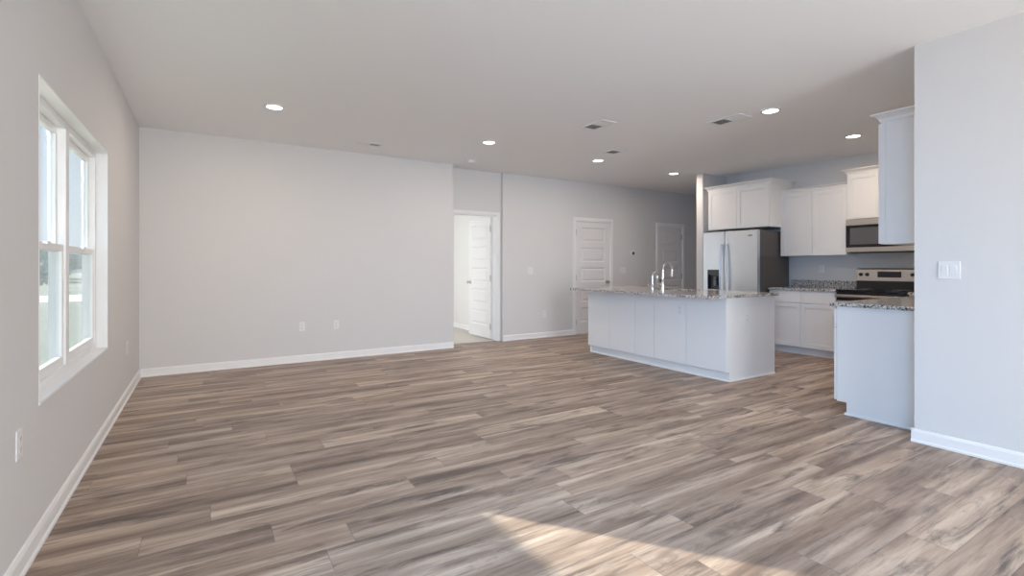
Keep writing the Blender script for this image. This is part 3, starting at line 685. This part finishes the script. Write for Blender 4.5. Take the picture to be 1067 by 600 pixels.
# ------------------------------------------------------------------ recessed lights
def recessed(x, y, label, power):
    t = thing('recessed_light', label, 'ceiling light', (x, y, H), 'recessed ceiling lights')
    b = bm_new(); n = 40; prof = [(0.070, 0.0005), (0.070, 0.010), (0.082, 0.011), (0.094, 0.006), (0.096, 0.0005)]; rings = []
    for r, d in prof: rings.append([b.verts.new((x+r*math.cos(2*math.pi*i/n), y+r*math.sin(2*math.pi*i/n), H-d)) for i in range(n)])
    for a, c in zip(rings, rings[1:]+rings[:1]):
        for i in range(n): b.faces.new((a[i], a[(i+1)%n], c[(i+1)%n], c[i]))
    build('trim_ring', b, TRIM, t, smooth=True)
    b = bm_new(); lathe(b, (x, y, H-0.001), (0, 0, -1), [(0.070, 0), (0.070, 0.004), (0.05, 0.007), (0.01, 0.008)], 32); build('lens', b, LENS, t, smooth=True)
    lamp('bulb', 'AREA', power, (1.0, 0.84, 0.70), (x, y, H-0.012), (0, 0, -1), parent=t, shape='DISK', size=0.13)
LP = 12.0
recessed(0.553, 5.22, 'round ceiling light nearest the window wall', LP)
recessed(2.954, 5.318, 'round ceiling light in front of the open bedroom door', LP)
recessed(4.794, 5.403, 'round ceiling light above the far end of the island, beside a vent', LP)
recessed(6.52, 5.50, 'small far round ceiling light in front of the wall end by the fridge', LP*0.75)
recessed(4.706, 2.789, 'round ceiling light beside the nearest vent, in front of the island end', LP)
recessed(6.442, 2.822, 'round ceiling light in front of the range and microwave cabinets', LP)

# ceiling vents
def vent(x, y, along, label, lx=0.36, ly=0.21, dark=0.5):
    t = thing('ceiling_vent', label, 'vent', (x, y, H), 'ceiling air vents')
    def bb(bm, a0, a1, c0, c1, z0, z1):
        if along == 'x': box(bm, x+a0, x+a1, y+c0, y+c1, z0, z1)
        else: box(bm, x+c0, x+c1, y+a0, y+a1, z0, z1)
    b = bm_new(); A, Cc, e = lx/2, ly/2, 0.028
    bb(b, -A, A, -Cc, -Cc+e, H-0.008, H-0.0005); bb(b, -A, A, Cc-e, Cc, H-0.008, H-0.0005); bb(b, -A, -A+e, -Cc+e, Cc-e, H-0.008, H-0.0005); bb(b, A-e, A, -Cc+e, Cc-e, H-0.008, H-0.0005)
    bb(b, -0.006, 0.006, -Cc+e, Cc-e, H-0.008, H-0.0005)
    build('frame', b, TRIM, t, 0.002)
    b = bm_new(); bb(b, -A+e, A-e, -Cc+e, Cc-e, H-0.0012, H-0.0005); build('duct_shade', b, DUCTSHADE, t)  # flat sheet below the ceiling, shade inside the duct painted as dark grey
    n = 7; span = ly-2*e
    for half, tilt in ((-1, 1), (1, -1)):
        b = bm_new()
        for k in range(n):
            c = -Cc+e+span*(k+0.5)/n; wv = 0.0085; a0, a1 = (-A+e, -0.006) if half < 0 else (0.006, A-e)
            z0, z1 = H-0.0025, H-0.0075
            lo, hi = (z0, z1) if tilt > 0 else (z1, z0)
            pts = [(a0, c-wv, lo), (a1, c-wv, lo), (a1, c+wv, hi), (a0, c+wv, hi)]
            vv = []
            for dz in (0, -0.0008):
                vv.append([b.verts.new((x+p[0], y+p[1], p[2]+dz) if along == 'x' else (x+p[1], y+p[0], p[2]+dz)) for p in pts])
            b.faces.new(vv[0]); b.faces.new(vv[1][::-1])
            for i in range(4): b.faces.new((vv[0][i], vv[0][(i+1)%4], vv[1][(i+1)%4], vv[1][i]))
        build('louver_bank', b, TRIM, t)
vent(1.733, 6.18, 'x', 'small white ceiling vent close to the bare back wall', 0.30, 0.15)
vent(3.596, 4.05, 'y', 'white ceiling vent with the dark louvers, in front of the island')
vent(4.61, 4.82, 'y', 'white ceiling vent above the island beside a round light', 0.36, 0.21)
vent(4.63, 3.19, 'y', 'largest white ceiling vent, near the light before the near cabinets', 0.38, 0.22)

t = thing('smoke_detector', 'small round white smoke detector before the bedroom door', 'smoke detector', (3.24, 6.36, H))
b = bm_new(); lathe(b, (3.24, 6.36, H-0.0005), (0, 0, -1), [(0.072, 0), (0.072, 0.008), (0.064, 0.010), (0.064, 0.014), (0.066, 0.016), (0.060, 0.034), (0.040, 0.040), (0.01, 0.041)], 32); build('body', b, PLATE, t, smooth=True)
b = bm_new(); lathe(b, (3.24, 6.33, H-0.039), (0, 0, -1), [(0.010, 0), (0.010, 0.004), (0.006, 0.005)], 16); build('test_button', b, PLATE, t, smooth=True)

# ------------------------------------------------------------------ outlets, switches, thermostat
def outlet(f, a, z, label, group='wall outlets'):
    t = thing('wall_outlet', label, 'outlet', f(a, z, 0), group)
    b = bm_new(); fbox(b, f, a-0.036, a+0.036, z-0.058, z+0.058, 0.0003, 0.006); build('cover_plate', b, PLATE, t, 0.002)
    for s in (-1, 1):
        zc = z+s*0.020; b = bm_new(); fbox(b, f, a-0.016, a+0.016, zc-0.014, zc+0.014, 0.006, 0.0078); rc = build('receptacle', b, PLATE, t, 0.001)
        b = bm_new()
        for q in (-0.006, 0.006): fbox(b, f, a+q-0.001, a+q+0.001, zc-0.003, zc+0.007, 0.0078, 0.0081)
        fbox(b, f, a-0.002, a+0.002, zc-0.010, zc-0.006, 0.0078, 0.0081); build('slots', b, DARKSLOT, rc)
def switch(f, a, z, gangs, label):
    t = thing('light_switch', label, 'switch', f(a, z, 0), 'wall light switches')
    wd = 0.035+0.023*(gangs-1); b = bm_new(); fbox(b, f, a-wd, a+wd, z-0.058, z+0.058, 0.0003, 0.006); build('cover_plate', b, PLATE, t, 0.002)
    for k in range(gangs):
        ac = a+(k-(gangs-1)/2)*0.046; b = bm_new(); fbox(b, f, ac-0.0165, ac+0.0165, z-0.033, z+0.033, 0.006, 0.0075); fbox(b, f, ac-0.015, ac+0.015, z, z+0.031, 0.0075, 0.010); build('rocker', b, PLATE, t, 0.001)
fL, fB, fH, fRt, fKw = facing('+x', XL), facing('-y', YB), facing('-y', YF), facing('-x', XR), facing('-x', XK)
outlet(fL, 2.66, 0.515, 'white outlet on the window wall nearest the viewer, below the sill')
outlet(fL, 5.75, 0.465, 'white outlet on the window wall between the window and the far corner')
outlet(fB, 1.03, 0.45, 'left one of two white outlets low on the bare back wall')
outlet(fB, 1.45, 0.45, 'right one of two white outlets low on the bare back wall')
outlet(fH, 4.93, 0.40, 'white outlet low on the wall between the bedroom door and next door')
outlet(fKw, 3.72, 1.18, 'white outlet on the kitchen wall above the granite backsplash')
outlet(facing('-x', IX0-0.017), 3.80, 0.72, 'white outlet on the long back of the island under the overhang')
outlet(facing('-y', IY0-0.012), 4.97, 0.66, 'white outlet on the end panel of the island')
switch(fH, 4.64, 1.144, 2, 'white switch plate on the wall beside the open bedroom door')
switch(fH, 6.77, 1.145, 3, 'white switch plate between the two closed doors below the thermostat')
switch(fRt, 1.26, 1.187, 2, 'white double switch on the near wall')
t = thing('thermostat', 'small white thermostat with dark screen between the two closed doors', 'thermostat', (7.035, YF, 1.464))
b = bm_new(); fbox(b, fH, 6.975, 7.095, 1.405, 1.525, 0.0003, 0.005); build('back_plate', b, PLATE, t, 0.002)
b = bm_new(); fbox(b, fH, 6.990, 7.080, 1.420, 1.510, 0.005, 0.022); build('body', b, PLATE, t, 0.005)
b = bm_new(); fbox(b, fH, 7.005, 7.065, 1.445, 1.500, 0.022, 0.0228); build('screen', b, DARKSLOT, t)

# ------------------------------------------------------------------ outdoors beyond the window
b = bm_new(); box(b, -140, XL-0.145, -60, 200, -0.65, -0.45); struct('ground', b, LAWN, 'green lawn outside the window', 'ground')
b = bm_new(); box(b, -140, -1.0, 31.0, 38.0, -0.46, -0.44); struct('road', b, PAVE, 'pale road crossing the lawn outside the window', 'road')
def tree(x, y, h, r, label, seed):
    rnd = random.Random(seed)
    t = thing('tree', label, 'tree', (x, y, -0.45), 'trees outside the window')
    b = bm_new(); tube(b, [(x, y, -0.5), (x+0.1, y, h*0.3), (x, y+0.1, h*0.62)], [r*0.13, r*0.10, r*0.06], 10)
    for k in range(4):
        a = rnd.random()*6.28; tube(b, [(x, y, h*0.35), (x+math.cos(a)*r*0.5, y+math.sin(a)*r*0.5, h*0.62)], [r*0.06, r*0.03], 8)
    build('trunk', b, BARK, t, smooth=True)
    b = bm_new()
    for k in range(420):
        a, u = rnd.random()*6.28, rnd.random()*2-1; q = rnd.random()**0.4*r*(0.85+0.3*rnd.random())
        s = math.sqrt(1-u*u); p = Vector((x+q*s*math.cos(a), y+q*s*math.sin(a), h*0.66+u*q*0.95*(h*0.36/r)))
        bmesh.ops.create_icosphere(b, subdivisions=1, radius=r*(0.10+0.10*rnd.random()), matrix=Matrix.Translation(p) @ Matrix.Rotation(rnd.random()*6, 4, 'X') @ Matrix.Diagonal((1, 0.8, 0.6, 1)))
    build('crown', b, LEAF, t)
for i, (x, y, h, r) in enumerate(((-11.0, 74, 2.7, 2.2), (-12.6, 88, 3.4, 2.8), (-17.5, 77, 2.5, 2.0), (-5.4, 27, 1.5, 0.6), (-20.5, 96, 3.6, 3.0))):
    tree(x, y, h, r, ['low round leafy tree far beyond the road', 'tall leafy tree beyond the road seen in the far pane', 'broad leafy tree at the edge of the near pane', 'young slim tree on this side of the road', 'tallest distant tree beyond the road'][i], 40+i)
